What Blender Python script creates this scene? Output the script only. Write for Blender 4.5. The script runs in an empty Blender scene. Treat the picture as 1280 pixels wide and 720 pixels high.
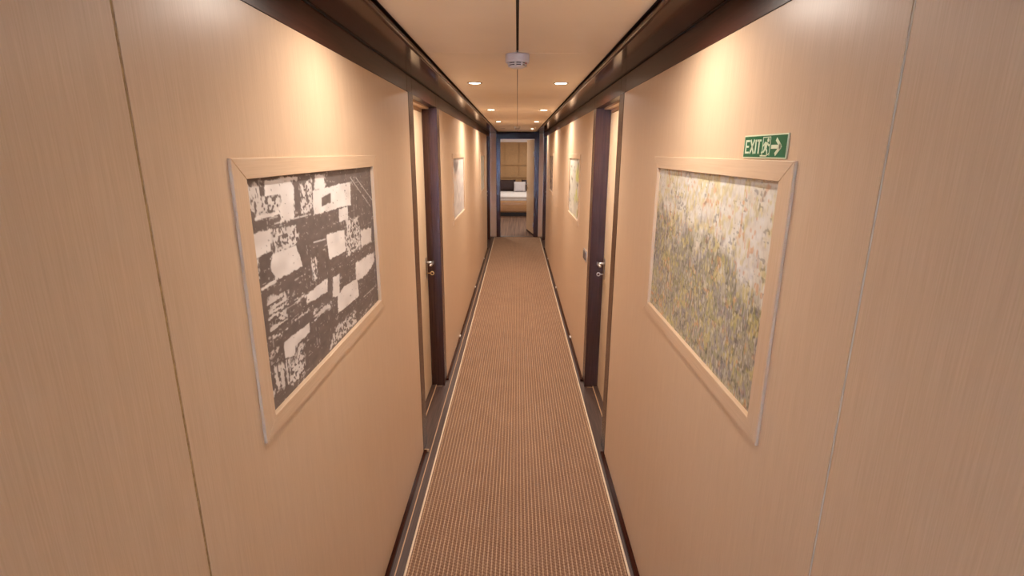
import bpy, bmesh, math, random
import numpy as np
from mathutils import Vector, Matrix

scene = bpy.context.scene
col = scene.collection
random.seed(4)

# ------------------------------------------------------------------ camera
F_PX = 643.77
CAM_H = 1.75
_p, _y, _r = math.radians(14.773), math.radians(-0.4951), math.radians(0.2694)
fwd = Vector((math.sin(_y) * math.cos(_p), math.cos(_y) * math.cos(_p), -math.sin(_p)))
rgt = Vector((math.cos(_y), -math.sin(_y), 0))
up = rgt.cross(fwd)
rgt, up = (math.cos(_r) * rgt + math.sin(_r) * up), (math.cos(_r) * up - math.sin(_r) * rgt)
cam_data = bpy.data.cameras.new('camera')
cam_data.sensor_width = 36.0
cam_data.lens = F_PX / 1280.0 * 36.0
cam_data.clip_start = 0.02
cam = bpy.data.objects.new('camera', cam_data)
m = Matrix((rgt, up, -fwd)).transposed().to_4x4()
m.translation = (0, 0, CAM_H)
cam.matrix_world = m
col.objects.link(cam)
scene.camera = cam

# ------------------------------------------------------------------ world, light levels, exposure
world = bpy.data.worlds.new('world')
scene.world = world
world.use_nodes = True
bg = world.node_tree.nodes['Background']
bg.inputs['Color'].default_value = (0.46, 0.66, 1.0, 1)
bg.inputs['Strength'].default_value = 56.0

LAMP_W = 9.1                      # each recessed downlight
LAMP_COL = (1.0, 0.885, 0.785)
LENS_EMIT = 18.0
scene.view_settings.view_transform = 'Standard'
scene.view_settings.look = 'None'
scene.view_settings.exposure = 0.24
scene.view_settings.gamma = 1.0
scene.view_settings.use_curve_mapping = False

# ------------------------------------------------------------------ dimensions (metres)
XL, XR = -0.548, 0.531             # wall faces
Y0, YE = -2.6, 10.88               # rear end, far end wall
Z_PANEL, Z_SOFFIT, Z_CEIL = 2.04, 2.125, 2.150
RUG_L, RUG_R = -0.472, 0.496
SOF_L, SOF_R = -0.391, 0.380       # inner edges of the soffits

# ------------------------------------------------------------------ materials
def new_mat(name):
    mt = bpy.data.materials.new(name)
    mt.use_nodes = True
    nt = mt.node_tree
    return mt, nt, nt.nodes['Principled BSDF']

def plain(name, colr, rough=0.5, metal=0.0, spec=0.5, coat=0.0, noise=0.0, nscale=40):
    mt, nt, b = new_mat(name)
    b.inputs['Base Color'].default_value = (*colr, 1)
    b.inputs['Roughness'].default_value = rough
    b.inputs['Metallic'].default_value = metal
    b.inputs['Specular IOR Level'].default_value = spec
    b.inputs['Coat Weight'].default_value = coat
    if noise:
        g = nt.nodes.new('ShaderNodeNewGeometry')
        n = nt.nodes.new('ShaderNodeTexNoise'); n.inputs['Scale'].default_value = nscale
        nt.links.new(g.outputs['Position'], n.inputs['Vector'])
        r = nt.nodes.new('ShaderNodeValToRGB')
        r.color_ramp.elements[0].position = 0.3; r.color_ramp.elements[1].position = 0.7
        r.color_ramp.elements[0].color = (*[c * (1 - noise) for c in colr], 1)
        r.color_ramp.elements[1].color = (*[min(1, c * (1 + noise)) for c in colr], 1)
        nt.links.new(n.outputs['Fac'], r.inputs['Fac'])
        nt.links.new(r.outputs['Color'], b.inputs['Base Color'])
    return mt

def wood(name, dark, light, grain='Z', rough=0.38, fine=420.0, along=9.0, coat=0.0, bump=0.04, spec=0.5, mottling=0.25, seed=0.0):
    """streaky veneer; grain runs along the given world axis"""
    mt, nt, b = new_mat(name)
    N, L = nt.nodes.new, nt.links.new
    g = N('ShaderNodeNewGeometry')
    def stretched(s_across, s_along):
        mp = N('ShaderNodeMapping')
        s = {'X': (s_along, s_across, s_across), 'Y': (s_across, s_along, s_across), 'Z': (s_across, s_across, s_along)}[grain]
        mp.inputs['Scale'].default_value = s
        mp.inputs['Location'].default_value = (seed, seed * 1.7, seed * 0.3)
        L(g.outputs['Position'], mp.inputs['Vector'])
        n = N('ShaderNodeTexNoise'); n.inputs['Scale'].default_value = 1.0
        n.inputs['Detail'].default_value = 3.0
        L(mp.outputs['Vector'], n.inputs['Vector'])
        return n
    n1 = stretched(fine, along)
    n2 = stretched(fine * 0.09, along * 0.12)
    mix = N('ShaderNodeMix'); mix.data_type = 'FLOAT'
    mix.inputs['Factor'].default_value = mottling
    L(n1.outputs['Fac'], mix.inputs['A']); L(n2.outputs['Fac'], mix.inputs['B'])
    r = N('ShaderNodeValToRGB')
    r.color_ramp.elements[0].position = 0.36; r.color_ramp.elements[1].position = 0.64
    r.color_ramp.elements[0].color = (*dark, 1); r.color_ramp.elements[1].color = (*light, 1)
    L(mix.outputs['Result'], r.inputs['Fac']); L(r.outputs['Color'], b.inputs['Base Color'])
    bp = N('ShaderNodeBump'); bp.inputs['Strength'].default_value = bump; bp.inputs['Distance'].default_value = 0.002
    L(n1.outputs['Fac'], bp.inputs['Height']); L(bp.outputs['Normal'], b.inputs['Normal'])
    b.inputs['Roughness'].default_value = rough
    b.inputs['Coat Weight'].default_value = coat
    b.inputs['Coat Roughness'].default_value = 0.15
    b.inputs['Specular IOR Level'].default_value = spec
    return mt

BEECH_D, BEECH_L = (0.615, 0.432, 0.280), (0.68, 0.492, 0.332)
M = {}
M['beech'] = wood('beech_veneer', BEECH_D, BEECH_L, 'Z', rough=0.36, spec=0.5)
M['beech_y'] = wood('beech_lengthwise', BEECH_D, BEECH_L, 'Y', rough=0.4, fine=300, along=7)
M['beech_x'] = wood('beech_crosswise', BEECH_D, BEECH_L, 'X', rough=0.4, fine=300, along=7)
M['door_leaf'] = wood('door_veneer', (0.60, 0.43, 0.27), (0.69, 0.51, 0.335), 'Z', rough=0.4, fine=300, seed=3.0)
M['wenge_y'] = wood('wenge_lengthwise', (0.020, 0.0042, 0.0022), (0.048, 0.0115, 0.0060), 'Y', rough=0.13, fine=260, along=5, bump=0.015, spec=0.13)
M['wenge_frieze'] = wood('wenge_frieze', (0.026, 0.0060, 0.0032), (0.062, 0.0165, 0.0090), 'Y', rough=0.33, fine=260, along=5, bump=0.02, spec=0.45)
M['leaf_gloss'] = wood('polished_door_veneer', (0.64, 0.46, 0.30), (0.72, 0.54, 0.37), 'Z', rough=0.22, fine=300, seed=3.0)
M['wenge_z'] = wood('wenge_upright', (0.030, 0.010, 0.007), (0.070, 0.026, 0.017), 'Z', rough=0.26, fine=260, along=5, bump=0.02)
M['floor_wood'] = wood('dark_plank_floor', (0.045, 0.024, 0.018), (0.10, 0.058, 0.044), 'Y', rough=0.36, fine=160, along=4, bump=0.03)
M['bed_floor'] = wood('bedroom_plank_floor', (0.085, 0.045, 0.028), (0.21, 0.12, 0.078), 'Y', rough=0.6, spec=0.25, fine=30, along=0.6, bump=0.02)
M['ceil'] = plain('ceiling_laminate', (0.88, 0.75, 0.58), 0.42, noise=0.03, nscale=3)
M['black'] = plain('black_gap', (0.012, 0.009, 0.008), 0.7)
M['ochre'] = plain('ochre_joint', (0.44, 0.29, 0.12), 0.6, noise=0.3, nscale=60)
M['pale_joint'] = plain('pale_joint', (0.72, 0.70, 0.68), 0.35, noise=0.12, nscale=30)
M['inlay'] = plain('inlay_strip', (0.58, 0.36, 0.20), 0.4)
M['cream'] = plain('cream_binding', (0.76, 0.60, 0.42), 0.75, noise=0.12, nscale=120)
M['white'] = plain('white_plastic', (0.74, 0.73, 0.74), 0.4)
M['slot'] = plain('dark_slot', (0.03, 0.025, 0.06), 0.5)
M['red'] = plain('red_indicator', (0.5, 0.02, 0.02), 0.3)
M['steel'] = plain('brushed_steel', (0.62, 0.60, 0.58), 0.28, metal=1.0)
M['brass'] = plain('brass_key', (0.70, 0.50, 0.22), 0.3, metal=1.0)
M['clip'] = plain('pale_clip', (0.86, 0.80, 0.72), 0.3)
M['switch'] = plain('switch_rocker', (0.10, 0.08, 0.08), 0.35)
M['green'] = plain('sign_green', (0.0, 0.125, 0.045), 0.4)
M['glow'] = plain('sign_cream', (0.70, 0.76, 0.56), 0.45)
M['linen'] = plain('white_linen', (0.78, 0.76, 0.75), 0.85, noise=0.05, nscale=25)
M['cushion'] = plain('pale_grey_fabric', (0.56, 0.53, 0.55), 0.9, noise=0.18, nscale=160)
M['brown'] = plain('dark_brown_fabric', (0.032, 0.013, 0.011), 0.75, noise=0.2, nscale=90)
M['suede'] = plain('tan_upholstery', (0.42, 0.25, 0.115), 0.7, noise=0.08, nscale=25)
M['cornice'] = plain('white_cornice', (0.90, 0.84, 0.78), 0.6)
M['bedbase'] = wood('bed_base_veneer', (0.50, 0.28, 0.13), (0.62, 0.38, 0.20), 'X', rough=0.3, fine=200, along=5)

# lamp lens
mt, nt, b = new_mat('lamp_lens')
b.inputs['Base Color'].default_value = (1, 1, 1, 1)
b.inputs['Emission Color'].default_value = (1.0, 0.88, 0.70, 1)
b.inputs['Emission Strength'].default_value = LENS_EMIT
M['lens'] = mt
M['lens_off'] = plain('lamp_lens_off', (0.62, 0.55, 0.50), 0.25)
# glass
mt, nt, b = new_mat('clear_glass')
b.inputs['Base Color'].default_value = (0.95, 0.98, 1, 1); b.inputs['Roughness'].default_value = 0.0
b.inputs['Transmission Weight'].default_value = 1.0; b.inputs['IOR'].default_value = 1.05
M['glass'] = mt

# carpet: lengthwise ribs with pale cords and stitched loops
mt, nt, b = new_mat('ribbed_carpet')
N, L = nt.nodes.new, nt.links.new
RIB = (RUG_R - RUG_L - 0.018) / 51
g = N('ShaderNodeNewGeometry'); sx = N('ShaderNodeSeparateXYZ'); L(g.outputs['Position'], sx.inputs['Vector'])
def mth(op, a, bb=None):
    n = N('ShaderNodeMath'); n.operation = op
    for i, v in enumerate((a, bb)):
        if v is None: continue
        if isinstance(v, (int, float)): n.inputs[i].default_value = v
        else: L(v, n.inputs[i])
    return n.outputs[0]
u = mth('DIVIDE', mth('SUBTRACT', sx.outputs['X'], RUG_L + 0.009), RIB)
ridx = mth('FLOOR', u)
fr = mth('FRACT', u)
cord = mth('SUBTRACT', 1.0, mth('MULTIPLY', mth('ABSOLUTE', mth('SUBTRACT', fr, 0.5)), 5.0))   # peak at rib centre
cord = mth('MAXIMUM', cord, 0.0)
phase = mth('MULTIPLY', ridx, 2.4)
st = mth('SINE', mth('ADD', mth('MULTIPLY', sx.outputs['Y'], 2 * math.pi / 0.017), phase))
wn = N('ShaderNodeTexNoise'); wn.inputs['Scale'].default_value = 130.0; wn.inputs['Detail'].default_value = 2.0
L(g.outputs['Position'], wn.inputs['Vector'])
bn = N('ShaderNodeTexNoise'); bn.inputs['Scale'].default_value = 5.0
L(g.outputs['Position'], bn.inputs['Vector'])
val = mth('ADD', mth('MULTIPLY', cord, 0.55), mth('ADD', mth('MULTIPLY', st, 0.10), mth('ADD', mth('MULTIPLY', wn.outputs['Fac'], 0.55), mth('MULTIPLY', bn.outputs['Fac'], 0.15))))
r = N('ShaderNodeValToRGB')
r.color_ramp.elements[0].position = 0.15; r.color_ramp.elements[0].color = (0.125, 0.058, 0.030, 1)
r.color_ramp.elements[1].position = 0.95; r.color_ramp.elements[1].color = (0.56, 0.38, 0.235, 1)
e = r.color_ramp.elements.new(0.5); e.color = (0.30, 0.168, 0.098, 1)
L(val, r.inputs['Fac']); L(r.outputs['Color'], b.inputs['Base Color'])
b.inputs['Roughness'].default_value = 0.95; b.inputs['Specular IOR Level'].default_value = 0.1
b.inputs['Sheen Weight'].default_value = 0.25; b.inputs['Sheen Roughness'].default_value = 0.5; b.inputs['Sheen Tint'].default_value = (1.0, 0.8, 0.62, 1)
bp = N('ShaderNodeBump'); bp.inputs['Strength'].default_value = 0.5; bp.inputs['Distance'].default_value = 0.003
L(val, bp.inputs['Height']); L(bp.outputs['Normal'], b.inputs['Normal'])
M['carpet'] = mt

# paint: pigment stored per point of the canvas
mt, nt, b = new_mat('painted_canvas')
at = nt.nodes.new('ShaderNodeAttribute'); at.attribute_name = 'pigment'
nt.links.new(at.outputs['Color'], b.inputs['Base Color'])
b.inputs['Roughness'].default_value = 0.55
M['paint'] = mt

# ------------------------------------------------------------------ helpers
def tag(o, label=None, cat=None, group=None, kind=None):
    if label: o['label'] = label
    if cat: o['category'] = cat
    if group: o['group'] = group
    if kind: o['kind'] = kind
    return o

def empty(name, loc=(0, 0, 0), rz=0.0):
    o = bpy.data.objects.new(name, None)
    o.location = loc; o.rotation_euler = (0, 0, rz); o.empty_display_size = 0.05
    col.objects.link(o)
    return o

def wloc(o):
    """location of an unrotated parent chain"""
    v = Vector(o.location)
    while o.parent:
        o = o.parent; v += Vector(o.location)
    return v

def link(name, me, mat, parent=None, world=(0, 0, 0), smooth=False, local=False):
    if mat is not None and not me.materials: me.materials.append(mat)
    o = bpy.data.objects.new(name, me)
    col.objects.link(o)
    if parent is not None:
        o.parent = parent
        o.location = Vector(world) if local else Vector(world) - wloc(parent)
    else:
        o.location = world
    if smooth:
        for p in me.polygons: p.use_smooth = True
    return o

def bm_mesh(bm, name='m'):
    bmesh.ops.recalc_face_normals(bm, faces=bm.faces)
    me = bpy.data.meshes.new(name); bm.to_mesh(me); bm.free()
    return me

def add_box(bm, x0, x1, y0, y1, z0, z1):
    x0, x1 = min(x0, x1), max(x0, x1); y0, y1 = min(y0, y1), max(y0, y1)
    vs = [bm.verts.new((x, y, z)) for x in (x0, x1) for y in (y0, y1) for z in (z0, z1)]
    for f in ((0, 1, 3, 2), (4, 6, 7, 5), (0, 4, 5, 1), (2, 3, 7, 6), (0, 2, 6, 4), (1, 5, 7, 3)):
        bm.faces.new([vs[i] for i in f])

def box(name, xs, ys, zs, mat, parent=None, bev=0.0, seg=1, local=False):
    xs = sorted(xs); ys = sorted(ys); zs = sorted(zs)
    c = Vector(((xs[0] + xs[1]) / 2, (ys[0] + ys[1]) / 2, (zs[0] + zs[1]) / 2))
    bm = bmesh.new()
    add_box(bm, xs[0] - c.x, xs[1] - c.x, ys[0] - c.y, ys[1] - c.y, zs[0] - c.z, zs[1] - c.z)
    if bev:
        bmesh.ops.bevel(bm, geom=list(bm.edges), offset=bev, segments=seg, affect='EDGES', profile=0.5)
    return link(name, bm_mesh(bm, name), mat, parent, c, local=local)

def boxes(name, lst, mat, parent=None):
    bm = bmesh.new()
    for b_ in lst: add_box(bm, *b_)
    return link(name, bm_mesh(bm, name), mat, parent, (0, 0, 0))

def prism(pts, d0, d1, axis='X'):
    """polygon (list of 2-tuples) extruded along an axis; X: (y,z), Y: (x,z), Z: (x,y)"""
    def P(a, b_, d): return {'X': (d, a, b_), 'Y': (a, d, b_), 'Z': (a, b_, d)}[axis]
    bm = bmesh.new()
    lo = [bm.verts.new(P(a, b_, d0)) for a, b_ in pts]
    hi = [bm.verts.new(P(a, b_, d1)) for a, b_ in pts]
    bm.faces.new(lo); bm.faces.new(hi[::-1])
    n = len(pts)
    for i in range(n):
        bm.faces.new((lo[i], hi[i], hi[(i + 1) % n], lo[(i + 1) % n]))
    bmesh.ops.triangulate(bm, faces=[f for f in bm.faces if len(f.verts) > 4])
    return bm

def lathe(profile, n=32):
    """profile of (r,z) turned round Z"""
    bm = bmesh.new()
    rings = []
    for r_, z in profile:
        if r_ < 1e-6: rings.append([bm.verts.new((0, 0, z))])
        else: rings.append([bm.verts.new((r_ * math.cos(2 * math.pi * i / n), r_ * math.sin(2 * math.pi * i / n), z)) for i in range(n)])
    for a, b_ in zip(rings, rings[1:]):
        for i in range(n):
            j = (i + 1) % n
            if len(a) == 1 and len(b_) == 1: continue
            if len(a) == 1: bm.faces.new((a[0], b_[i], b_[j]))
            elif len(b_) == 1: bm.faces.new((a[i], b_[0], a[j]))
            else: bm.faces.new((a[i], b_[i], b_[j], a[j]))
    return bm

def tube(bm, pts, rad, n=10):
    pts = [Vector(p) for p in pts]
    rads = rad if isinstance(rad, (list, tuple)) else [rad] * len(pts)
    prev = None; first = None
    for i, p in enumerate(pts):
        d = (pts[min(i + 1, len(pts) - 1)] - pts[max(i - 1, 0)]).normalized()
        a = d.orthogonal().normalized() if prev is None else (refa - d * refa.dot(d)).normalized()
        refa = a; b_ = d.cross(a)
        ring = [bm.verts.new(p + rads[i] * (math.cos(2 * math.pi * k / n) * a + math.sin(2 * math.pi * k / n) * b_)) for k in range(n)]
        if prev:
            for k in range(n):
                bm.faces.new((prev[k], prev[(k + 1) % n], ring[(k + 1) % n], ring[k]))
        else: first = ring
        prev = ring
    bm.faces.new(first[::-1]); bm.faces.new(prev)

# ------------------------------------------------------------------ floor, carpet, baseboards
fl = tag(box('floor', (-0.80, 0.80), (Y0, YE + 0.02), (-0.05, 0.0), M['floor_wood']), 'dark brown plank floor showing beside the corridor carpet', 'floor', kind='structure')
box('inlay_strip', (-0.5130, -0.5080), (Y0, 9.6), (-0.001, 0.0012), M['inlay'], fl)

# carpet runner
bm = bmesh.new()
prof = []
xs0 = RUG_L + 0.009
nr = 51
for i in range(nr):
    for k, h in ((0.0, 0.0045), (0.2, 0.0072), (0.5, 0.0082), (0.8, 0.0072)):
        prof.append((xs0 + (i + k) * RIB, h))
prof.append((xs0 + nr * RIB, 0.0045))
ys = [Y0 + 0.05, 0.0, 2.0, 4.0, 6.0, 8.0, YE - 0.02]
grid = [[bm.verts.new((x, y, z)) for x, z in prof] for y in ys]
for a, b_ in zip(grid, grid[1:]):
    for i in range(len(prof) - 1):
        bm.faces.new((a[i], a[i + 1], b_[i + 1], b_[i]))
for row in (grid[0], grid[-1]):
    lo = [bm.verts.new((v.co.x, v.co.y, 0.0)) for v in row]
    for i in range(len(row) - 1): bm.faces.new((row[i], row[i + 1], lo[i + 1], lo[i]))
rug = empty('carpet_runner', (0, 0, 0))
tag(rug, 'long brown ribbed carpet runner with cream bound edges down the corridor', 'carpet')
link('pile', bm_mesh(bm), M['carpet'], rug)
box('edge_binding', (RUG_L, RUG_L + 0.0095), (Y0 + 0.05, YE - 0.02), (0.0, 0.0085), M['cream'], rug, bev=0.003)
box('edge_binding', (RUG_R - 0.0095, RUG_R), (Y0 + 0.05, YE - 0.02), (0.0, 0.0085), M['cream'], rug, bev=0.003)

DOORS = [(2.725, 2.845, 3.660, 3.775), (9.50, 9.58, 10.52, 10.62)]    # casing start, opening, opening end, casing end

FRAME_W, FZ0, FZ1 = 0.052, 1.130, 1.7365      # picture frame width, bottom and top
HOLES = {'left': [(1.050, 1.985), (4.500, 5.430), (7.900, 8.830)], 'right': [(1.060, 1.985), (4.480, 5.340), (7.750, 8.650)]}

def wall_side(s, xw, side):
    wall_segs = [(Y0, DOORS[0][0]), (DOORS[0][3], DOORS[1][0]), (DOORS[1][3], YE)]
    # core behind the panels
    w = boxes('wall_' + side, [(xw + s * 0.022, xw + s * 0.16, a, b_, 0.0, 2.30) for a, b_ in wall_segs] +
              [(xw + s * 0.14, xw + s * 0.16, d[0], d[3], 0.0, 2.30) for d in DOORS] +
              [(xw + s * 0.10, xw + s * 0.16, d[0], d[3], 2.13, 2.30) for d in DOORS], M['black'])
    tag(w, 'pale beech panelled wall on the %s side of the corridor' % side, 'wall', kind='structure')
    seam = 0.764 if side == 'left' else 0.771
    segs = [(Y0, seam - 0.0016), (seam + 0.0016, DOORS[0][0]), (DOORS[0][3], DOORS[1][0]), (DOORS[1][3], YE)]
    for a, b_ in segs:
        ya, yb, za, zb = a + 0.0006, b_ - 0.0006, 0.018, Z_PANEL - 0.003
        holes = [h for h in HOLES[side] if a < h[0] < b_]
        if not holes:
            box('panel', (xw, xw + s * 0.022), (ya, yb), (za, zb), M['beech'], w, bev=0.0015)
        else:                              # one sheet with rebated openings for the pictures
            lst, y_ = [], ya
            for h0, h1 in holes:
                h0, h1 = h0 - FRAME_W + 0.003, h1 + FRAME_W - 0.003
                lst += [(xw, xw + s * 0.022, y_, h0, za, zb), (xw, xw + s * 0.022, h0, h1, za, FZ0 + 0.003), (xw, xw + s * 0.022, h0, h1, FZ1 - 0.003, zb)]
                y_ = h1
            lst.append((xw, xw + s * 0.022, y_, yb, za, zb))
            boxes('panel', lst, M['beech'], w)
    box('joint_strip', (xw + s * (0.0008 if side == 'right' else 0.0009), xw + s * 0.02), (seam - 0.0015, seam + 0.0015), (0.02, Z_PANEL - 0.003),
        M['ochre'] if side == 'left' else M['pale_joint'], w)
    # baseboard: low dark plinth at the foot of the panels
    bb = empty('baseboard_' + side, (xw, 0, 0))
    tag(bb, 'low dark plinth strip along the foot of the %s wall' % side, 'baseboard', kind='structure')
    wd = 0.017 if side == 'left' else 0.021
    for a, b_ in ((Y0, DOORS[0][0] + 0.02), (DOORS[0][3] - 0.02, DOORS[1][0] + 0.02)):
        box('plinth_strip', (xw + s * 0.01, xw - s * wd), (a, b_), (0.0, 0.017), M['wenge_y'], bb, bev=0.002)
    for yc in (4.71, 6.60, 8.49):
        box('clip', (xw - s * 0.0004, xw - s * 0.012), (yc - 0.020, yc + 0.020), (0.0165, 0.030), M['clip'], bb, bev=0.002)
    for yc in ((DOORS[0][0] + 0.0225,) if side == 'left' else ()):
        box('end_cap', (xw - s * 0.001, xw - s * (wd + 0.012)), (yc - 0.003, yc + 0.003), (0.0, 0.0185), M['inlay'], bb)
    # frieze boards above the panels
    fz = empty('trim_1' if side == 'left' else 'trim_2', (xw, 0, Z_PANEL))
    tag(fz, 'dark glossy frieze boards above the %s wall panels' % side, 'trim', kind='structure')
    cuts = [Y0, DOORS[0][0], DOORS[0][1], DOORS[0][2], DOORS[0][3], DOORS[1][0], DOORS[1][3], YE]
    for a, b_ in zip(cuts, cuts[1:]):
        over_door = (a in (DOORS[0][1], DOORS[1][0]))
        box('frieze_board', (xw + s * 0.003, xw + s * (0.14 if over_door else 0.10)), (a + 0.0012, b_ - 0.0012), (Z_PANEL, 2.16), M['wenge_frieze'], fz, bev=0.001)
    # soffit with a rounded nosing
    xin = SOF_L if side == 'left' else SOF_R
    sf = empty('trim_3' if side == 'left' else 'trim_4', (xw, 0, Z_SOFFIT))
    tag(sf, 'dark polished soffit board running along the %s edge of the ceiling' % side, 'trim', kind='structure')
    box('soffit_board', (xw + s * 0.05, xin - s * 0.0 + s * 0.008), (Y0, YE), (Z_SOFFIT, Z_SOFFIT + 0.03), M['wenge_y'], sf)
    pts = []
    for k in range(9):
        t = -math.pi / 2 + math.pi * k / 8
        pts.append((xin + s * 0.010 - s * 0.011 * math.cos(t), Z_SOFFIT + 0.008 + 0.011 * math.sin(t)))
    pts += [(xin + s * 0.02, Z_SOFFIT + 0.019), (xin + s * 0.02, Z_SOFFIT - 0.003)]
    bm_ = prism(pts, Y0, YE, 'Y')
    box('shadow_strip', (xw + s * 0.004, xw - s * 0.004), (Y0, YE), (Z_SOFFIT - 0.0035, Z_SOFFIT + 0.001), M['black'], sf)  # solid black strip standing in for the shadow line under the soffit
    o = link('nosing', bm_mesh(bm_), M['wenge_y'], sf, (0, 0, 0), smooth=False)
    return w

wl = wall_side(-1, XL, 'left')
wr = wall_side(1, XR, 'right')

# ------------------------------------------------------------------ doors in the side walls
def lever_set(parent, xw, s, y, z):
    """lever handle, escutcheon and key on the corridor face of a leaf at x = xw; the key side faces the corridor"""
    h = box('handle_plate', (xw, xw - s * 0.004), (y - 0.020, y + 0.020), (z - 0.115, z + 0.035), M['steel'], parent, bev=0.0015)
    bm = bmesh.new()
    tube(bm, [(0, 0, 0), (-s * 0.044, 0, 0)], 0.0095, 12)
    link('spindle', bm_mesh(bm), M['steel'], h, (xw - s * 0.003, y, z), smooth=True)
    pts = [(0.012, 0.012), (0.012, -0.012), (-0.10, -0.008), (-0.118, 0.0), (-0.10, 0.012)]
    bm = prism(pts, -0.008, 0.008, 'X')
    bmesh.ops.bevel(bm, geom=list(bm.edges), offset=0.003, segments=2, affect='EDGES')
    link('lever', bm_mesh(bm), M['steel'], h, (xw - s * 0.05, y, z), smooth=True)
    bm = bmesh.new()
    tube(bm, [(0, 0, 0), (-s * 0.028, 0, 0)], 0.004, 8)
    n = 20; R = 0.0115
    ring = [(-s * (0.028 + R) + R * math.cos(2 * math.pi * k / n), 0, R * math.sin(2 * math.pi * k / n)) for k in range(n + 1)]
    tube(bm, ring, 0.0035, 8)
    k_ = link('key', bm_mesh(bm), M['steel' if s > 0 else 'brass'], h, (xw - s * 0.003, y, z - 0.078), smooth=True)
    return h

def side_door(num, s, xw, d, label, detail=True):
    c0, o0, o1, c1 = d
    e = empty('door_%d' % num, (xw + s * 0.098, (o0 + o1) / 2, 0))
    tag(e, label, 'door', kind='structure')
    xr = xw + s * 0.098                    # face of the leaf
    box('casing', (xw - s * 0.0015, xw + s * 0.098), (c0 + 0.001, o0), (0.0, Z_PANEL - 0.001), M['wenge_z'], e, bev=0.0015)
    box('casing', (xw - s * 0.0015, xw + s * 0.098), (o1, c1 - 0.001), (0.0, Z_PANEL - 0.001), M['wenge_z'], e, bev=0.0015)
    box('door_stop', (xw + s * 0.052, xr), (o1 - 0.008, o1 + 0.002), (0.0, Z_PANEL - 0.004), M['wenge_z'], e, bev=0.001)
    box('door_stop', (xw + s * 0.052, xr), (o0 - 0.002, o0 + 0.008), (0.0, Z_PANEL - 0.004), M['wenge_z'], e, bev=0.001)
    box('head_stop', (xw + s * 0.052, xr), (o0, o1), (Z_PANEL - 0.012, Z_PANEL + 0.002), M['beech_y'], e, bev=0.001)
    box('head_rail', (xr, xr + s * 0.04), (o0 - 0.02, o1 + 0.02), (2.008, Z_PANEL + 0.01), M['beech_y'], e)
    lf = box('leaf', (xr + s * 0.001, xr + s * 0.039), (o0 - 0.018, o1 + 0.018), (0.012, 2.005), M['door_leaf'], e, bev=0.002)
    sl = box('sill', (xr - s * 0.035, xr + s * 0.03), (o0, o1), (0.0, 0.010), M['floor_wood'], e, bev=0.001)
    box('inlay_strip', (xr - s * 0.0365, xr - s * 0.0325), (o0, o1), (0.0, 0.0112), M['inlay'], sl)
    box('inlay_strip', (xr - s * 0.0365, xw + s * 0.02), (o1 - 0.014, o1 - 0.010), (0.0, 0.0015), M['inlay'], sl)
    if detail:
        lever_set(e, xr + s * 0.001, s, o1 - 0.062, 0.985)
    return e

side_door(1, -1, XL, DOORS[0], 'beech door in a dark recessed frame beside the black and white picture')
side_door(2, 1, XR, DOORS[0], 'beech door in a dark recessed frame beside the yellow picture')
side_door(3, -1, XL, DOORS[1], 'far recessed door in the left wall next to the bedroom doorway')
side_door(4, 1, XR, DOORS[1], 'far recessed door in the right wall next to the bedroom doorway')

# ------------------------------------------------------------------ ceiling
ce = tag(box('ceiling', (-0.70, 0.70), (Y0, YE), (Z_CEIL + 0.012, Z_CEIL + 0.06), M['black']), 'tan panelled corridor ceiling with a dark centre seam', 'ceiling', kind='structure')
rows = [Y0, 0.33, 2.33, 4.20, 6.20, 8.20, YE - 0.006]
for i, (a, b_) in enumerate(zip(rows, rows[1:])):
    gap = 0.0045 if b_ < 2.5 else 0.0016
    cgap = 0.0017
    box('ceiling_panel', (SOF_L + 0.0035, -0.002 - gap), (a + cgap, b_ - cgap), (Z_CEIL, Z_CEIL + 0.014), M['ceil'], ce, bev=0.001)
    box('ceiling_panel', (-0.002 + gap, SOF_R - 0.0035), (a + cgap, b_ - cgap), (Z_CEIL, Z_CEIL + 0.014), M['ceil'], ce, bev=0.001)

# ------------------------------------------------------------------ recessed downlights
ring_me = bm_mesh(lathe([(0.034, 0.004), (0.034, -0.001), (0.037, -0.0035), (0.043, -0.003), (0.046, 0.0)], 32), 'ring')
ring_me.materials.append(plain('lamp_ring', (0.24, 0.19, 0.15), 0.35))
lens_me = bm_mesh(lathe([(0.0, 0.0005), (0.020, 0.0), (0.0345, 0.001)], 32), 'lens'); lens_me.materials.append(M['lens'])
lens_off_me = bm_mesh(lathe([(0.0, 0.0005), (0.020, 0.0), (0.0345, 0.001)], 32), 'lens_off'); lens_off_me.materials.append(M['lens_off'])

def downlight(x, y, label, group, on=True, watts=LAMP_W, z=Z_CEIL, spread=162):
    e = empty('ceiling_downlight', (x, y, z))
    tag(e, label, 'light', group)
    link('trim_ring', ring_me, None, e, (x, y, z))
    link('lens', lens_me if on else lens_off_me, None, e, (x, y, z - 0.0028))
    if on:
        ld = bpy.data.lights.new('lamp', 'AREA')
        ld.shape = 'DISK'; ld.size = 0.064
        ld.energy = watts; ld.color = LAMP_COL; ld.spread = math.radians(spread)
        lo = bpy.data.objects.new('lamp', ld); col.objects.link(lo)
        lo.parent = e; lo.location = (0, 0, -0.006)
    return e

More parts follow.
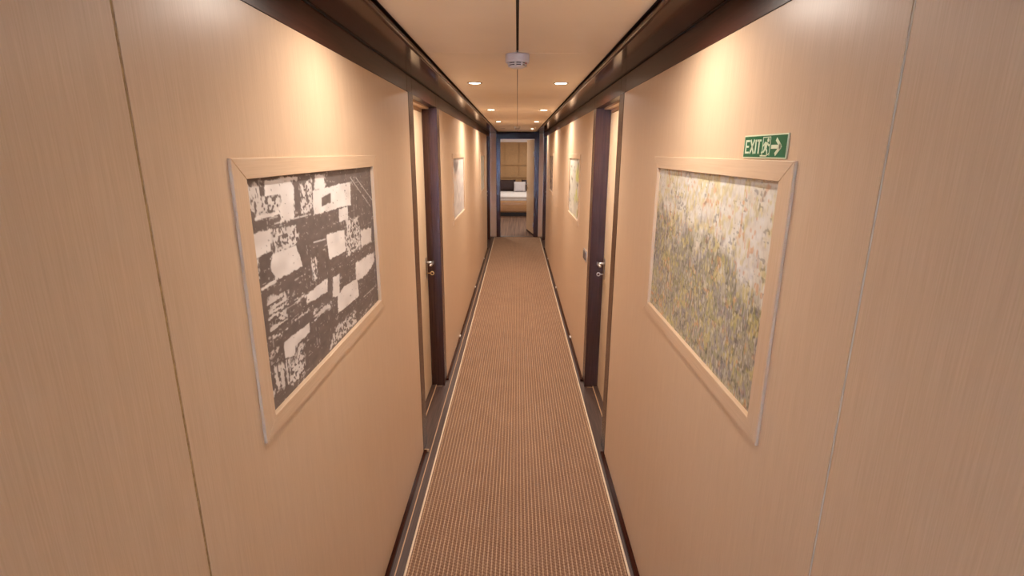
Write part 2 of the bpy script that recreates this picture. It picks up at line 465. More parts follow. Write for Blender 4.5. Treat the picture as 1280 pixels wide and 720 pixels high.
G = 'recessed corridor ceiling lights'
LX = 0.258
names = {3.29: 'the nearest visible pair', 5.30: 'the second pair', 7.30: 'the third pair', 9.44: 'the farthest pair'}
for y in (1.49,):
    for sx_ in (-1, 1):
        downlight(sx_ * LX, y, 'recessed ceiling light on the %s, %s' % ('left' if sx_ < 0 else 'right', 'just above the viewpoint' if y > 0 else 'behind the viewpoint'), G, True, LAMP_W * 0.50)
for y, nm in names.items():
    for sx_, sd in ((-1, 'left'), (1, 'right')):
        on = not (y > 9 and sx_ < 0)
        downlight(sx_ * LX, y, ('lit recessed ceiling light, %s one of %s' if on else 'unlit recessed ceiling light, %s one of %s') % (sd, nm), G, on)

# ------------------------------------------------------------------ smoke detectors
def smoke_detector(x, y, r_, label, detail):
    e = empty('smoke_detector', (x, y, Z_CEIL)); tag(e, label, 'smoke detector', 'ceiling smoke detectors')
    k = r_ / 0.052
    def pr(p): return [(a * k, b_ * k * 1.4) for a, b_ in p]
    link('base', bm_mesh(lathe(pr([(0.0, 0.0), (0.050, 0.0), (0.052, -0.003), (0.0515, -0.020), (0.049, -0.0245), (0.0, -0.0245)]), 40)), M['white'], e, (x, y, Z_CEIL), smooth=False)
    link('sensor_cap', bm_mesh(lathe(pr([(0.0, -0.040), (0.020, -0.0395), (0.030, -0.037), (0.0355, -0.0325)]), 40)), M['white'], e, (x, y, Z_CEIL), smooth=True)
    link('vent', bm_mesh(lathe(pr([(0.036, -0.0245), (0.034, -0.0335), (0.0, -0.0335)]), 40)), M['slot'], e, (x, y, Z_CEIL), smooth=True)
    link('vent_ring', bm_mesh(lathe(pr([(0.036, -0.0275), (0.0405, -0.0272), (0.0405, -0.0300), (0.036, -0.0303)]), 40)), M['white'], e, (x, y, Z_CEIL), smooth=True)
    if detail:
        for a in (20, 65, 110, 155, 200, 258, 300, 340):
            t = math.radians(a)
            bm = bmesh.new(); add_box(bm, 0.033, 0.0415, -0.0035, 0.0035, -0.0345 * 1.4, -0.0235 * 1.4)
            o = link('rib', bm_mesh(bm), M['white'], e, (x, y, Z_CEIL)); o.rotation_euler = (0, 0, t)
        bm = bmesh.new(); bmesh.ops.create_icosphere(bm, subdivisions=2, radius=0.003)
        link('indicator', bm_mesh(bm), M['red'], e, (x + 0.036, y - 0.024, Z_CEIL - 0.0380), smooth=True)
smoke_detector(-0.002, 2.36, 0.052, 'white round smoke detector at the front of the ceiling seam', True)
smoke_detector(-0.002, 8.60, 0.052, 'small white smoke detector far down the ceiling by the bedroom door', False)

# ------------------------------------------------------------------ pictures
rng = np.random.default_rng(7)
def vnoise(U, V, su, sv, seed):
    """smooth value noise, su x sv cells over the unit square"""
    r_ = np.random.default_rng(seed)
    gu, gv = int(su) + 3, int(sv) + 3
    tab = r_.random((gu, gv))
    a = np.clip(U, 0, 1) * su; b_ = np.clip(V, 0, 1) * sv
    i = a.astype(int); j = b_.astype(int); fa = a - i; fb = b_ - j
    fa = fa * fa * (3 - 2 * fa); fb = fb * fb * (3 - 2 * fb)
    return (tab[i, j] * (1 - fa) * (1 - fb) + tab[i + 1, j] * fa * (1 - fb) + tab[i, j + 1] * (1 - fa) * fb + tab[i + 1, j + 1] * fa * fb)

def inpoly(U, V, poly):
    """signed distance-like: >0 inside convex or concave polygon"""
    inside = np.zeros(U.shape, bool); n = len(poly)
    dmin = np.full(U.shape, 9.0)
    for k in range(n):
        (x0, y0), (x1, y1) = poly[k], poly[(k + 1) % n]
        cond = ((y0 > V) != (y1 > V))
        xi = x0 + (V - y0) * (x1 - x0) / (y1 - y0 + 1e-9)
        inside ^= cond & (U < xi)
        dx, dy = x1 - x0, y1 - y0
        t = np.clip(((U - x0) * dx + (V - y0) * dy) / (dx * dx + dy * dy + 1e-9), 0, 1)
        dmin = np.minimum(dmin, np.hypot(U - x0 - t * dx, V - y0 - t * dy))
    return np.where(inside, dmin, -dmin)

def lin(c):
    c = np.asarray(c, float) / 255.0
    return np.where(c <= 0.04045, c / 12.92, ((c + 0.055) / 1.055) ** 2.4)

def mixc(A, B, t): return A * (1 - t[..., None]) + B * t[..., None]

PATCH = {
    'solid': [
        [(0.100, 0.015), (0.185, 0.016), (0.175, 0.082), (0.095, 0.081)],
        [(-0.006, 0.214), (0.108, 0.219), (0.099, 0.314), (-0.007, 0.320)],
        [(0.098, 0.327), (0.239, 0.330), (0.271, 0.448), (0.102, 0.447), (0.082, 0.381)],
        [(0.384, 0.091), (0.736, 0.080), (0.726, 0.224), (0.379, 0.217)],
        [(0.593, 0.225), (0.689, 0.228), (0.684, 0.302), (0.586, 0.304)],
        [(0.465, 0.414), (0.461, 0.341), (0.636, 0.360), (0.631, 0.493), (0.469, 0.491)],
        [(0.484, 0.598), (0.553, 0.603), (0.536, 0.734), (0.469, 0.710)],
        [(0.513, 0.723), (0.591, 0.695), (0.738, 0.713), (0.741, 0.837), (0.507, 0.828)],
        [(0.274, 0.594), (0.442, 0.580), (0.432, 0.658), (0.267, 0.645)],
        [(0.108, 0.739), (0.274, 0.743), (0.270, 0.793), (0.173, 0.804), (0.158, 0.840), (0.102, 0.817)],
        [(0.034, 0.154), (0.161, 0.150), (0.168, 0.169), (0.032, 0.170)],
        [(0.186, 0.006), (0.293, 0.014), (0.290, 0.033), (0.183, 0.027)],
        [(0.024, 0.446), (0.103, 0.440), (0.106, 0.452), (0.026, 0.461)],
    ],
    'rag': [
        [(0.180, 0.019), (0.259, 0.030), (0.250, 0.206), (0.158, 0.210)],
        [(0.412, 0.020), (0.491, 0.018), (0.487, 0.095), (0.402, 0.093)],
        [(0.732, 0.607), (0.974, 0.615), (0.979, 0.677), (0.874, 0.737), (0.715, 0.731)],
        [(0.819, 0.413), (0.963, 0.428), (0.949, 0.529), (0.814, 0.527)],
    ],
    'thin': [
        [(0.011, 0.019), (0.091, 0.021), (0.082, 0.145), (0.019, 0.138)],
        [(0.116, 0.224), (0.256, 0.241), (0.249, 0.329), (0.110, 0.332)],
        [(0.000, 0.326), (0.029, 0.327), (0.024, 0.450), (-0.005, 0.463)],
        [(0.332, 0.430), (0.368, 0.435), (0.358, 0.556), (0.327, 0.551)],
        [(0.653, 0.305), (0.801, 0.317), (0.807, 0.421), (0.647, 0.408)],
        [(0.639, 0.405), (0.807, 0.426), (0.803, 0.529), (0.640, 0.527)],
        [(0.174, 0.801), (0.220, 0.816), (0.214, 0.905), (0.162, 0.887)],
        [(0.057, 0.497), (0.158, 0.514), (0.143, 0.692), (0.041, 0.702)],
        [(0.134, 0.865), (0.220, 0.901), (0.209, 0.979), (0.126, 0.961)],
        [(-0.012, 0.793), (0.133, 0.836), (0.128, 0.943), (-0.012, 0.934)],
        [(0.167, 0.659), (0.323, 0.671), (0.321, 0.687), (0.184, 0.685)],
        [(0.193, 0.586), (0.269, 0.587), (0.267, 0.603), (0.196, 0.599)],
        [(0.474, 0.898), (0.683, 0.900), (0.682, 0.983), (0.409, 0.983)],
        [(-0.009, 0.738), (0.080, 0.739), (0.068, 0.758), (-0.009, 0.767)],
        [(0.303, 0.057), (0.386, 0.034), (0.371, 0.187), (0.295, 0.196)],
        [(0.103, 0.224), (0.112, 0.223), (0.104, 0.372), (0.087, 0.373)],
        [(0.312, 0.709), (0.444, 0.726), (0.447, 0.756), (0.318, 0.756)],
        [(0.085, 0.085), (0.178, 0.085), (0.165, 0.150), (0.050, 0.152)],
    ],
    'hole': [[(0.448, 0.137), (0.534, 0.123), (0.526, 0.176), (0.448, 0.184)]],
    'line': [
        [(0.740, 0.055), (0.970, 0.279)], [(0.805, 0.061), (1.000, 0.237)], [(0.800, 0.872), (0.978, 0.874)],
        [(0.123, 0.202), (0.356, 0.208)], [(0.211, 0.492), (0.276, 0.491)], [(0.360, 0.355), (0.451, 0.365)], [(0.070, 0.875), (0.204, 0.855)],
    ],
}

def paint_mono(U, V):
    wob = (vnoise(U, V, 60, 40, 1) - 0.5) * 0.007
    rag = vnoise(U, V, 90, 70, 2) * 0.5 + vnoise(U, V, 160, 110, 3) * 0.5
    vst = vnoise(U, V, 130, 16, 4) * 0.6 + vnoise(U, V, 170, 90, 5) * 0.4
    hst = vnoise(U, V, 16, 110, 6) * 0.6 + vnoise(U, V, 120, 120, 7) * 0.4
    w = np.zeros(U.shape)
    def soft(d, wdt): return np.clip(d / wdt + 0.5, 0, 1)
    # sparse dry-brush everywhere
    w = np.maximum(w, soft(hst - 0.80, 0.06) * 0.45)
    w = np.maximum(w, soft(vst - 0.80, 0.06) * 0.35)
    for p in PATCH['solid']:
        d = inpoly(U, V, p)
        w = np.maximum(w, soft(d + wob + (rag - 0.62) * 0.009, 0.004) * soft(0.86 - rag, 0.08))
    for p in PATCH['rag']:
        d = inpoly(U, V, p)
        w = np.maximum(w, soft(d + wob * 2 + (rag - 0.5) * 0.02, 0.008) * soft(0.66 - rag * 0.6 - hst * 0.35 + 0.08, 0.08))
    for i, p in enumerate(PATCH['thin']):
        d = inpoly(U, V, p)
        st_ = vst if i in (0, 2, 3, 9, 15) else (hst if i in (7, 10, 11, 16) else rag)
        w = np.maximum(w, soft(d + wob * 2 + (rag - 0.5) * 0.03, 0.01) * soft(st_ - 0.46, 0.09) * 0.85)
    for p in PATCH['hole']:
        w *= 1 - soft(inpoly(U, V, p) + wob, 0.005)
    for (x0, y0), (x1, y1) in PATCH['line']:
        dx, dy = x1 - x0, y1 - y0
        t = np.clip(((U - x0) * dx + (V - y0) * dy) / (dx * dx + dy * dy), 0, 1)
        d = np.hypot((U - x0 - t * dx), (V - y0 - t * dy))
        w = np.maximum(w, soft(0.0035 - d, 0.004) * soft(rag - 0.35, 0.2) * 0.7)
    base = mixc(lin((98, 87, 83)) * np.ones(U.shape + (3,)), lin((128, 114, 108)), vnoise(U, V, 40, 40, 9) * 0.5 + hst * 0.3)
    white = mixc(lin((240, 234, 230)) * np.ones(U.shape + (3,)), lin((216, 208, 204)), vnoise(U, V, 20, 20, 11))
    return mixc(base, white, np.clip(w, 0, 1))

def paint_field(U, V):
    vs = vnoise(U, V, 230, 26, 21) * 0.55 + vnoise(U, V, 160, 60, 22) * 0.45
    vs2 = vnoise(U, V, 230, 40, 23)
    blot = vnoise(U, V, 84, 34, 24) * 0.6 + vnoise(U, V, 18, 14, 124) * 0.4
    blot2 = vnoise(U, V, 84, 36, 25) * 0.6 + vnoise(U, V, 16, 12, 125) * 0.4
    blot3 = vnoise(U, V, 90, 36, 26) * 0.6 + vnoise(U, V, 14, 12, 126) * 0.4
    warp = V + (vnoise(U, V, 14, 12, 27) - 0.5) * 0.24 + (vnoise(U, V, 60, 20, 127) - 0.5) * 0.2
    edge = 0.27 + 0.20 * U
    low = np.clip((warp - edge) / 0.20 + 0.5, 0, 1)
    pale = mixc(lin((224, 222, 218)) * np.ones(U.shape + (3,)), lin((212, 202, 186)), vnoise(U, V, 40, 30, 28))
    field = mixc(lin((164, 156, 130)) * np.ones(U.shape + (3,)), lin((140, 134, 130)), vnoise(U, V, 40, 30, 29))
    lower = mixc(lin((184, 173, 146)) * np.ones(U.shape + (3,)), lin((160, 153, 140)), vnoise(U, V, 40, 30, 30))
    field = mixc(field, lower, np.clip((warp - 0.60) / 0.22, 0, 1))
    c = mixc(pale, field, low)
    c = mixc(c, lin((206, 190, 116)), np.clip((blot - 0.54) / 0.14, 0, 1) * 0.6)
    c = mixc(c, lin((206, 156, 112)), np.clip((blot2 - 0.68) / 0.08, 0, 1) * 0.7)
    c = mixc(c, lin((140, 133, 146)), np.clip((blot3 - 0.58) / 0.12, 0, 1) * (0.2 + 0.35 * low))
    c = mixc(c, lin((146, 148, 92)), np.clip((vnoise(U, V, 90, 40, 31) - 0.64) / 0.12, 0, 1) * (0.10 + 0.32 * low))
    c = mixc(c, lin((80, 74, 68)), np.clip((vs - 0.60) / 0.14, 0, 1) * (0.10 + 0.42 * low))
    c = mixc(c, lin((222, 218, 204)), np.clip((vs2 - 0.70) / 0.12, 0, 1) * 0.55)
    c = mixc(c, lin((70, 62, 56)), np.clip((vnoise(U, V, 110, 80, 33) * 0.6 + vnoise(U, V, 22, 18, 34) * 0.4 - 0.70) / 0.08, 0, 1) * 0.45)
    return c

def paint_pale_smudge(U, V):
    c = mixc(lin((206, 198, 190)) * np.ones(U.shape + (3,)), lin((176, 168, 164)), vnoise(U, V, 8, 12, 41))
    sm = np.clip(1 - np.hypot((U - 0.28) / 0.30, (V - 0.13) / 0.13) + (vnoise(U, V, 14, 12, 42) - 0.5) * 0.8, 0, 1)
    c = mixc(c, lin((98, 88, 86)), np.clip(sm * 1.8, 0, 1) * 0.85)
    wm = np.clip(1 - np.hypot((U - 0.2) / 0.2, (V - 0.3) / 0.1), 0, 1)
    c = mixc(c, lin((206, 160, 126)), wm * 0.6)
    d = np.abs(U - 0.25 - (V - 0.3) * 0.7)
    return mixc(c, lin((150, 132, 122)), np.clip(1 - d / 0.03, 0, 1) * 0.5 * (V > 0.25))

def paint_green_blotch(U, V):
    c = mixc(lin((208, 204, 190)) * np.ones(U.shape + (3,)), lin((186, 182, 168)), vnoise(U, V, 8, 10, 51))
    gr = np.clip((vnoise(U, V, 7, 9, 52) - 0.45) / 0.2, 0, 1) * np.clip((U - 0.45) / 0.2, 0, 1)
    c = mixc(c, lin((190, 192, 104)), gr * 0.9)
    dk = np.clip((vnoise(U, V, 16, 14, 53) - 0.74) / 0.08, 0, 1)
    return mixc(c, lin((104, 96, 84)), dk * 0.8)

def paint_greenish(U, V):
    c = mixc(lin((200, 196, 178)) * np.ones(U.shape + (3,)), lin((182, 182, 158)), vnoise(U, V, 8, 10, 61))
    return mixc(c, lin((208, 204, 196)), np.clip((vnoise(U, V, 10, 8, 62) - 0.5) / 0.2, 0, 1))

def paint_brown_marks(U, V):
    c = mixc(lin((186, 166, 148)) * np.ones(U.shape + (3,)), lin((150, 132, 120)), vnoise(U, V, 10, 14, 71))
    return mixc(c, lin((92, 78, 72)), np.clip((vnoise(U, V, 14, 20, 72) - 0.58) / 0.1, 0, 1))

def picture(s, xw, y0, y1, func, nu, nv, label):
    """art opening y0..y1; frame 0.05 wide stands proud of the wall, canvas set back inside it"""
    z0, z1, fw, pr = 1.172, 1.695, FRAME_W, 0.006
    fz0, fz1 = FZ0, FZ1
    fw_z0, fw_z1 = z0 - fz0, fz1 - z1
    e = empty('framed_picture', (xw, (y0 + y1) / 2, fz0))
    tag(e, label, 'picture', 'pictures set in the corridor walls')
    fr_ = empty('frame'); fr_.parent = e; fr_.location = (0, 0, 0)
    a, b_, c, d = y0 - fw, y1 + fw, fz0, fz1
    xo, xi = xw - s * pr, xw + s * 0.016
    for nm, pts, mt_ in (('frame_rail', [(a, d), (b_, d), (y1, z1), (y0, z1)], M['beech_y']),
                         ('frame_rail', [(a, c), (b_, c), (y1, z0), (y0, z0)], M['beech_y']),
                         ('frame_stile', [(a, c), (a, d), (y0, z1), (y0, z0)], M['beech']),
                         ('frame_stile', [(b_, c), (b_, d), (y1, z1), (y1, z0)], M['beech'])):
        cy = sum(p[0] for p in pts) / 4; cz = sum(p[1] for p in pts) / 4
        k = 0.0003
        pts = [(p[0] - cy - math.copysign(k, p[0] - cy) * 0, p[1] - cz) for p in pts]
        bm = prism(pts, xi, xo, 'X')
        bmesh.ops.recalc_face_normals(bm, faces=bm.faces)
        bmesh.ops.bevel(bm, geom=list(bm.edges), offset=0.0012, segments=1, affect='EDGES')
        link(nm, bm_mesh(bm), mt_, fr_, (0, cy, cz))
    # canvas
    us = np.linspace(0, 1, nu + 1); vs = np.linspace(0, 1, nv + 1)
    UU, VV = np.meshgrid(us, vs, indexing='ij')
    colr = func(UU if s < 0 else UU, VV)
    if s < 0: Y = y0 + UU * (y1 - y0)
    else: Y = y1 - UU * (y1 - y0)
    Z = z1 - VV * (z1 - z0)
    X = np.full(Y.shape, s * 0.006)
    co = np.stack([X, Y - (y0 + y1) / 2, Z - fz0], -1).reshape(-1, 3)
    ii, jj = np.meshgrid(np.arange(nu), np.arange(nv), indexing='ij')
    q = np.stack([ii * (nv + 1) + jj, (ii + 1) * (nv + 1) + jj, (ii + 1) * (nv + 1) + jj + 1, ii * (nv + 1) + jj + 1], -1).reshape(-1, 4)
    me = bpy.data.meshes.new('canvas')
    me.vertices.add(len(co)); me.vertices.foreach_set('co', co.astype(np.float32).ravel())
    me.loops.add(q.size); me.loops.foreach_set('vertex_index', q.astype(np.int32).ravel())
    me.polygons.add(len(q)); me.polygons.foreach_set('loop_start', np.arange(0, q.size, 4, dtype=np.int32))
    me.update(calc_edges=True)
    ca = me.color_attributes.new('pigment', 'FLOAT_COLOR', 'POINT')
    rgba = np.concatenate([np.clip(colr, 0, 1).reshape(-1, 3), np.ones((len(co), 1))], 1)
    ca.data.foreach_set('color', rgba.astype(np.float32).ravel())
    me.materials.append(M['paint'])
    o = bpy.data.objects.new('canvas', me); col.objects.link(o); o.parent = e
    return e

picture(-1, XL, 1.050, 1.985, paint_mono, 400, 260, 'large black and white abstract block print in a beech frame')
picture(1, XR, 1.060, 1.985, paint_field, 460, 280, 'large yellow and grey streaked abstract painting under the exit sign')
picture(-1, XL, 4.500, 5.430, paint_pale_smudge, 60, 50, 'pale grey picture with a dark smudge on the left wall')
picture(1, XR, 4.480, 5.340, paint_green_blotch, 60, 50, 'whitish picture with yellow-green blotches on the right wall')
picture(-1, XL, 7.900, 8.830, paint_greenish, 40, 40, 'pale greenish picture farthest down the left wall')
picture(1, XR, 7.750, 8.650, paint_brown_marks, 40, 40, 'brown marked picture farthest down the right wall')

# ------------------------------------------------------------------ exit sign on the right wall
def exit_sign():
    y_l, y_r, z0, z1 = 1.249, 1.050, 1.7395, 1.7890      # left and right ends as read
    W, Hh = y_l - y_r, z1 - z0
    e = empty('exit_sign', (XR, (y_l + y_r) / 2, z0))
    tag(e, 'small green exit sign with running figure and arrow on the right wall', 'sign')
    t = 0.003
    box('border', (XR - 0.0003, XR - t), (y_r, y_l), (z0, z1), M['glow'], e, bev=0.0004)
    bd = 0.0028
    box('green_field', (XR - 0.001, XR - t - 0.0006), (y_r + bd, y_l - bd), (z0 + bd, z1 - bd), M['green'], e)
    asp = W / Hh
    def poly(pts):    # pts in sign units: x 0..asp, y 0..1 upward
        return [(y_l - a * Hh, z0 + b_ * Hh) for a, b_ in pts]
    def mark(name, polys):
        bm = bmesh.new()
        for p in polys:
            b2 = prism(poly(p), XR - t - 0.0002, XR - t - 0.0012, 'X')
            tmp = bpy.data.meshes.new('t'); bmesh.ops.recalc_face_normals(b2, faces=b2.faces); b2.to_mesh(tmp); b2.free()
            bm.from_mesh(tmp); bpy.data.meshes.remove(tmp)
        link(name, bm_mesh(bm), M['glow'], e, (0, 0, 0))
    def bar(x0, y0, x1, y1, w):
        d = Vector((x1 - x0, y1 - y0)); n = Vector((-d.y, d.x)).normalized() * w / 2
        return [(x0 + n.x, y0 + n.y), (x1 + n.x, y1 + n.y), (x1 - n.x, y1 - n.y), (x0 - n.x, y0 - n.y)]
    def R(x0, x1, y0, y1): return [(x0, y0), (x1, y0), (x1, y1), (x0, y1)]
    k = asp / 4.0
    b0, t0, wv = 0.20, 0.80, 0.085
    mark('letter', [R(.22*k, .32*k, b0, t0), R(.30*k, .62*k, t0 - wv, t0), R(.30*k, .57*k, .46, .46 + wv), R(.30*k, .62*k, b0, b0 + wv)])
    mark('letter', [bar(.72*k, t0, 1.10*k, b0, .10*k), bar(1.10*k, t0, .72*k, b0, .10*k)])
    mark('letter', [R(1.21*k, 1.31*k, b0, t0)])
    mark('letter', [R(1.52*k, 1.62*k, b0, t0), R(1.38*k, 1.76*k, t0 - wv, t0)])
    # door outline and running figure
    mark('doorway', [R(1.92*k, 1.96*k, .12, .90), R(1.92*k, 2.62*k, .86, .90), R(2.58*k, 2.62*k, .12, .90), R(1.78*k, 2.36*k, .08, .14), bar(2.36*k, .11, 2.60*k, .22, .04)])
    cxh, cyh, rr = 2.40*k, .76, .085
    head = [(cxh + rr * math.cos(a * math.pi / 7), cyh + rr * math.sin(a * math.pi / 7)) for a in range(14)]
    mark('running_figure', [head, [(2.12*k, .70), (2.36*k, .66), (2.32*k, .40), (2.10*k, .38)], bar(2.16*k, .66, 1.98*k, .52, .07), bar(2.32*k, .64, 2.52*k, .52, .07),
                            bar(2.50*k, .54, 2.60*k, .58, .06), bar(2.18*k, .42, 2.06*k, .26, .09), bar(2.08*k, .28, 1.86*k, .24, .07), bar(2.24*k, .42, 2.36*k, .30, .09), bar(2.36*k, .32, 2.40*k, .12, .075)])
    mark('arrow', [R(2.72*k, 3.36*k, .40, .56), bar(3.10*k, .79, 3.52*k, .48, .15), bar(3.10*k, .17, 3.52*k, .48, .15), [(3.40*k, .60), (3.40*k, .36), (3.62*k, .48)]])
exit_sign()

# ------------------------------------------------------------------ light switch on the right wall
e = empty('light_switch', (XR, 3.905, 0.99)); tag(e, 'double metal light switch plate beside the right door', 'switch')
box('plate', (XR - 0.0003, XR - 0.008), (3.83, 3.98), (0.945, 1.030), M['steel'], e, bev=0.002)
box('rocker', (XR - 0.007, XR - 0.0125), (3.842, 3.899), (0.957, 1.018), M['switch'], e, bev=0.002)
box('rocker', (XR - 0.007, XR - 0.0125), (3.911, 3.968), (0.957, 1.018), M['switch'], e, bev=0.002)

# ------------------------------------------------------------------ far end wall and bedroom doorway
OL, OR, OT = -0.348, 0.353, 2.012
FL, FR_, FT = -0.428, 0.446, 2.122
we = boxes('wall_end', [(-2.4, OL - 0.03, YE + 0.02, YE + 0.12, 0, 2.4), (OR + 0.03, 2.4, YE + 0.02, YE + 0.12, 0, 2.4), (OL - 0.03, OR + 0.03, YE + 0.02, YE + 0.12, OT + 0.03, 2.4)], M['beech'])
tag(we, 'narrow beech end wall around the bedroom doorway', 'wall', kind='structure')
box('panel', (XL, FL - 0.002), (YE, YE + 0.02), (0.018, 2.125), M['beech'], we, bev=0.0015)
box('panel', (FR_ + 0.002, XR), (YE, YE + 0.02), (0.018, 2.125), M['beech'], we, bev=0.0015)
d5 = empty('door_5', (0, YE, 0)); tag(d5, 'open bedroom door with dark glossy frame at the far end', 'door', kind='structure')
box('jamb', (FL, OL), (YE - 0.012, YE + 0.13), (0, OT), M['wenge_z'], d5, bev=0.002)
box('jamb', (OR, FR_), (YE - 0.012, YE + 0.13), (0, OT), M['wenge_z'], d5, bev=0.002)
box('head', (FL, FR_), (YE - 0.012, YE + 0.13), (OT, FT), M['wenge_y'], d5, bev=0.002)
box('shadow_strip', (XL, XR), (YE - 0.004, YE + 0.02), (FT + 0.0005, 2.166), M['black'], d5)  # black strip painting the shade between door head and ceiling
box('threshold', (OL, OR), (YE - 0.005, YE + 0.13), (0.0, 0.010), M['floor_wood'], d5, bev=0.002)
# leaf swung back into the bedroom about its right-hand hinges
ang = math.atan2(0.775, -0.135)
piv = empty('leaf'); piv.parent = d5; piv.location = (OR - 0.002, 0.115, 0); piv.rotation_euler = (0, 0, ang)
box('leaf_panel', (0.0, 0.775), (-0.0, -0.04), (0.055, 2.005), M['leaf_gloss'], piv, bev=0.002, local=True)
box('bottom_rail', (0.0, 0.775), (-0.001, -0.039), (0.012, 0.0545), M['wenge_y'], piv, local=True)
box('handle_plate', (0.700, 0.740), (0.0, 0.004), (0.95, 1.10), M['steel'], piv, bev=0.001, local=True)
bm = bmesh.new(); tube(bm, [(0.72, 0.002, 1.06), (0.72, 0.05, 1.06), (0.70, 0.055, 1.06), (0.61, 0.055, 1.06)], 0.009, 10)
link('lever', bm_mesh(bm), M['steel'], piv, (0, 0, 0), smooth=True, local=True)
for zh in (0.25, 1.72):
    bm = bmesh.new(); tube(bm, [(0, 0, zh - 0.05), (0, 0, zh + 0.05)], 0.009, 10)
    link('hinge', bm_mesh(bm), M['steel'], piv, (-0.004, 0.004, 0), smooth=True, local=True)

# ------------------------------------------------------------------ bedroom
BY = 16.85
tag(box('bedroom_floor', (-2.4, 2.4), (YE + 0.02, BY + 0.1), (-0.05, 0.0), M['bed_floor']), 'brown wood plank floor of the bedroom beyond the doorway', 'floor', kind='structure')
tag(box('bedroom_ceiling', (-2.4, 2.4), (YE + 0.12, BY + 0.1), (2.25, 2.30), M['cornice']), 'pale bedroom ceiling beyond the doorway', 'ceiling', kind='structure')
tag(box('bedroom_wall_left', (-2.5, -2.4), (YE + 0.02, BY + 0.1), (0, 2.3), M['beech']), 'left bedroom wall, out of sight', 'wall', kind='structure')
tag(box('bedroom_wall_right', (2.4, 2.5), (YE + 0.02, BY + 0.1), (0, 2.3), M['beech']), 'right bedroom wall, out of sight', 'wall', kind='structure')
bw = tag(box('bedroom_wall_back', (-2.4, 2.4), (BY, BY + 0.1), (0, 2.3), M['suede']), 'tan padded panel wall behind the bed', 'wall', kind='structure')
pw, ph = 0.447, 0.395
bm = bmesh.new(); add_box(bm, -pw / 2 + .006, pw / 2 - .006, -0.02, 0.02, -ph / 2 + .006, ph / 2 - .006)
bmesh.ops.bevel(bm, geom=list(bm.edges), offset=0.015, segments=2, affect='EDGES')
pad_me = bm_mesh(bm, 'pad'); pad_me.materials.append(M['suede'])
for i in range(-4, 4):
    for j in range(4):
        link('padded_panel', pad_me, None, bw, (0.050 + pw * (i + 0.5), BY - 0.015, 2.045 - 0.315 + ph * (0.5 - j) if j else 2.045 - 0.315 + ph / 2 - 0.04))
tag(box('trim_5', (-2.4, 2.4), (BY - 0.06, BY), (2.055, 2.25), M['cornice']), 'pale cornice strip along the top of the bedroom wall', 'trim', kind='structure')

bed = empty('bed', (0.3, 14.55, 0)); tag(bed, 'wood-based bed with white linen in the far bedroom', 'bed')
bx0, bx1, by0, by1 = -1.15, 1.15, 14.55, 16.78
box('plinth', (bx0 + 0.1, bx1 - 0.1), (by0 + 0.05, by1), (0, 0.105), M['black'], bed)
pts = [(by0 + 0.07, 0.105), (by0 + 0.035, 0.15), (by0 + 0.01, 0.23), (by0, 0.32), (by0 + 0.008, 0.40), (by0 + 0.03, 0.435), (by1, 0.435), (by1, 0.105)]
link('bed_base', bm_mesh(prism(pts, bx0, bx1, 'X')), M['bedbase'], bed, (0, 0, 0))
box('mattress', (bx0 + 0.04, bx1 - 0.04), (by0 + 0.03, by1), (0.43, 0.505), M['linen'], bed, bev=0.02, seg=3)
box('duvet', (bx0 + 0.03, bx1 - 0.03), (by0 + 0.01, by1 - 0.05), (0.500, 0.552), M['linen'], bed, bev=0.022, seg=3)

def cushion(name, w, h, t, mat, loc, tilt, label, group=None, ear=0.05):
    n = 14
    bm = bmesh.new()
    top = {}; bot = {}
    for i in range(n + 1):
        for j in range(n + 1):
            u_, v_ = 2 * i / n - 1, 2 * j / n - 1
            pin = 1 - ear * (1 - abs(u_) ** 2) * abs(v_) ** 6 
            pin2 = 1 - ear * (1 - abs(v_) ** 2) * abs(u_) ** 6
            x, z = u_ * w / 2 * pin2, v_ * h / 2 * pin
            th = t / 2 * ((1 - u_ ** 4) * (1 - v_ ** 4)) ** 0.5
            top[i, j] = bm.verts.new((x, -th, z)); bot[i, j] = bm.verts.new((x, th + 0.0005, z))
    for i in range(n):
        for j in range(n):
            bm.faces.new((top[i, j], top[i + 1, j], top[i + 1, j + 1], top[i, j + 1]))
            bm.faces.new((bot[i, j], bot[i, j + 1], bot[i + 1, j + 1], bot[i + 1, j]))
    bmesh.ops.remove_doubles(bm, verts=bm.verts, dist=0.001)
    o = link(name, bm_mesh(bm), mat, None, loc, smooth=True)
    o.rotation_euler = (tilt, 0, 0)
    return tag(o, label, name.split('_')[-1], group)
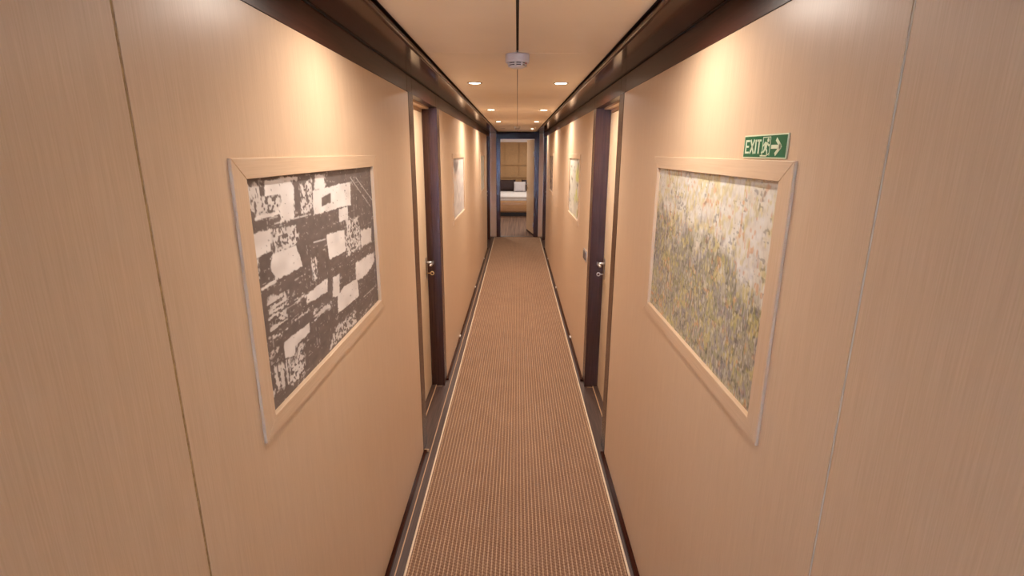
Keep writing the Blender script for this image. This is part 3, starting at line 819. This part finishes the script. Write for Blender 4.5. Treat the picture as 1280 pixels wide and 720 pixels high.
cushion('pillow', 0.62, 0.36, 0.16, M['brown'], (-0.350, 16.62, 0.552 + 0.185), -0.22, 'dark brown pillow at the left of the bed head', 'brown pillows on the bed', 0.08)
cushion('pillow', 0.62, 0.36, 0.16, M['brown'], (0.445, 16.62, 0.552 + 0.185), -0.22, 'dark brown pillow at the right of the bed head, half behind the open door', 'brown pillows on the bed', 0.08)
cushion('cushion', 0.38, 0.33, 0.12, M['cushion'], (0.085, 16.34, 0.552 + 0.158), -0.30, 'small pale grey square cushion in front of the brown pillows', None, 0.06)

for x, y in ((-0.75, 12.0), (0.95, 12.9), (-0.35, 15.4), (0.75, 15.4)):  # unseen lamps added to light the bedroom and the open leaf
    downlight(x, y, 'added bedroom ceiling light at the %s %s, hidden by the doorway' % ('left' if x < 0 else 'right', 'near the door' if y < 14 else 'above the bed'), 'added bedroom ceiling lights', True, LAMP_W * (2.6 if y < 14 else 1.25), 2.25, 180)

# ------------------------------------------------------------------ rear end of the corridor, behind the camera: a glazed door added to let in cool daylight
DX0, DX1 = -0.54, 0.00
wb = boxes('wall_back', [(-0.70, DX0, Y0 - 0.10, Y0, 0, 2.3), (DX1, 0.70, Y0 - 0.10, Y0, 0, 2.3), (DX0, DX1, Y0 - 0.10, Y0, 2.0, 2.3)], M['beech'])
tag(wb, 'beech rear wall of the corridor behind the viewpoint', 'wall', kind='structure')
d6 = empty('door_6', (0, Y0, 0)); tag(d6, 'added glazed door at the rear of the corridor behind the viewpoint', 'door', kind='structure')
for xs_ in ((DX0, DX0 + 0.05), (DX1 - 0.05, DX1)):
    box('stile', xs_, (Y0 - 0.07, Y0 - 0.03), (0.0, 2.0), M['wenge_z'], d6, bev=0.002)
box('rail', (DX0 + 0.05, DX1 - 0.05), (Y0 - 0.07, Y0 - 0.03), (0.0, 0.25), M['wenge_y'], d6, bev=0.002)
box('rail', (DX0 + 0.05, DX1 - 0.05), (Y0 - 0.07, Y0 - 0.03), (1.94, 2.0), M['wenge_y'], d6, bev=0.002)
box('pane', (DX0 + 0.05, DX1 - 0.05), (Y0 - 0.053, Y0 - 0.047), (0.25, 1.94), M['glass'], d6)
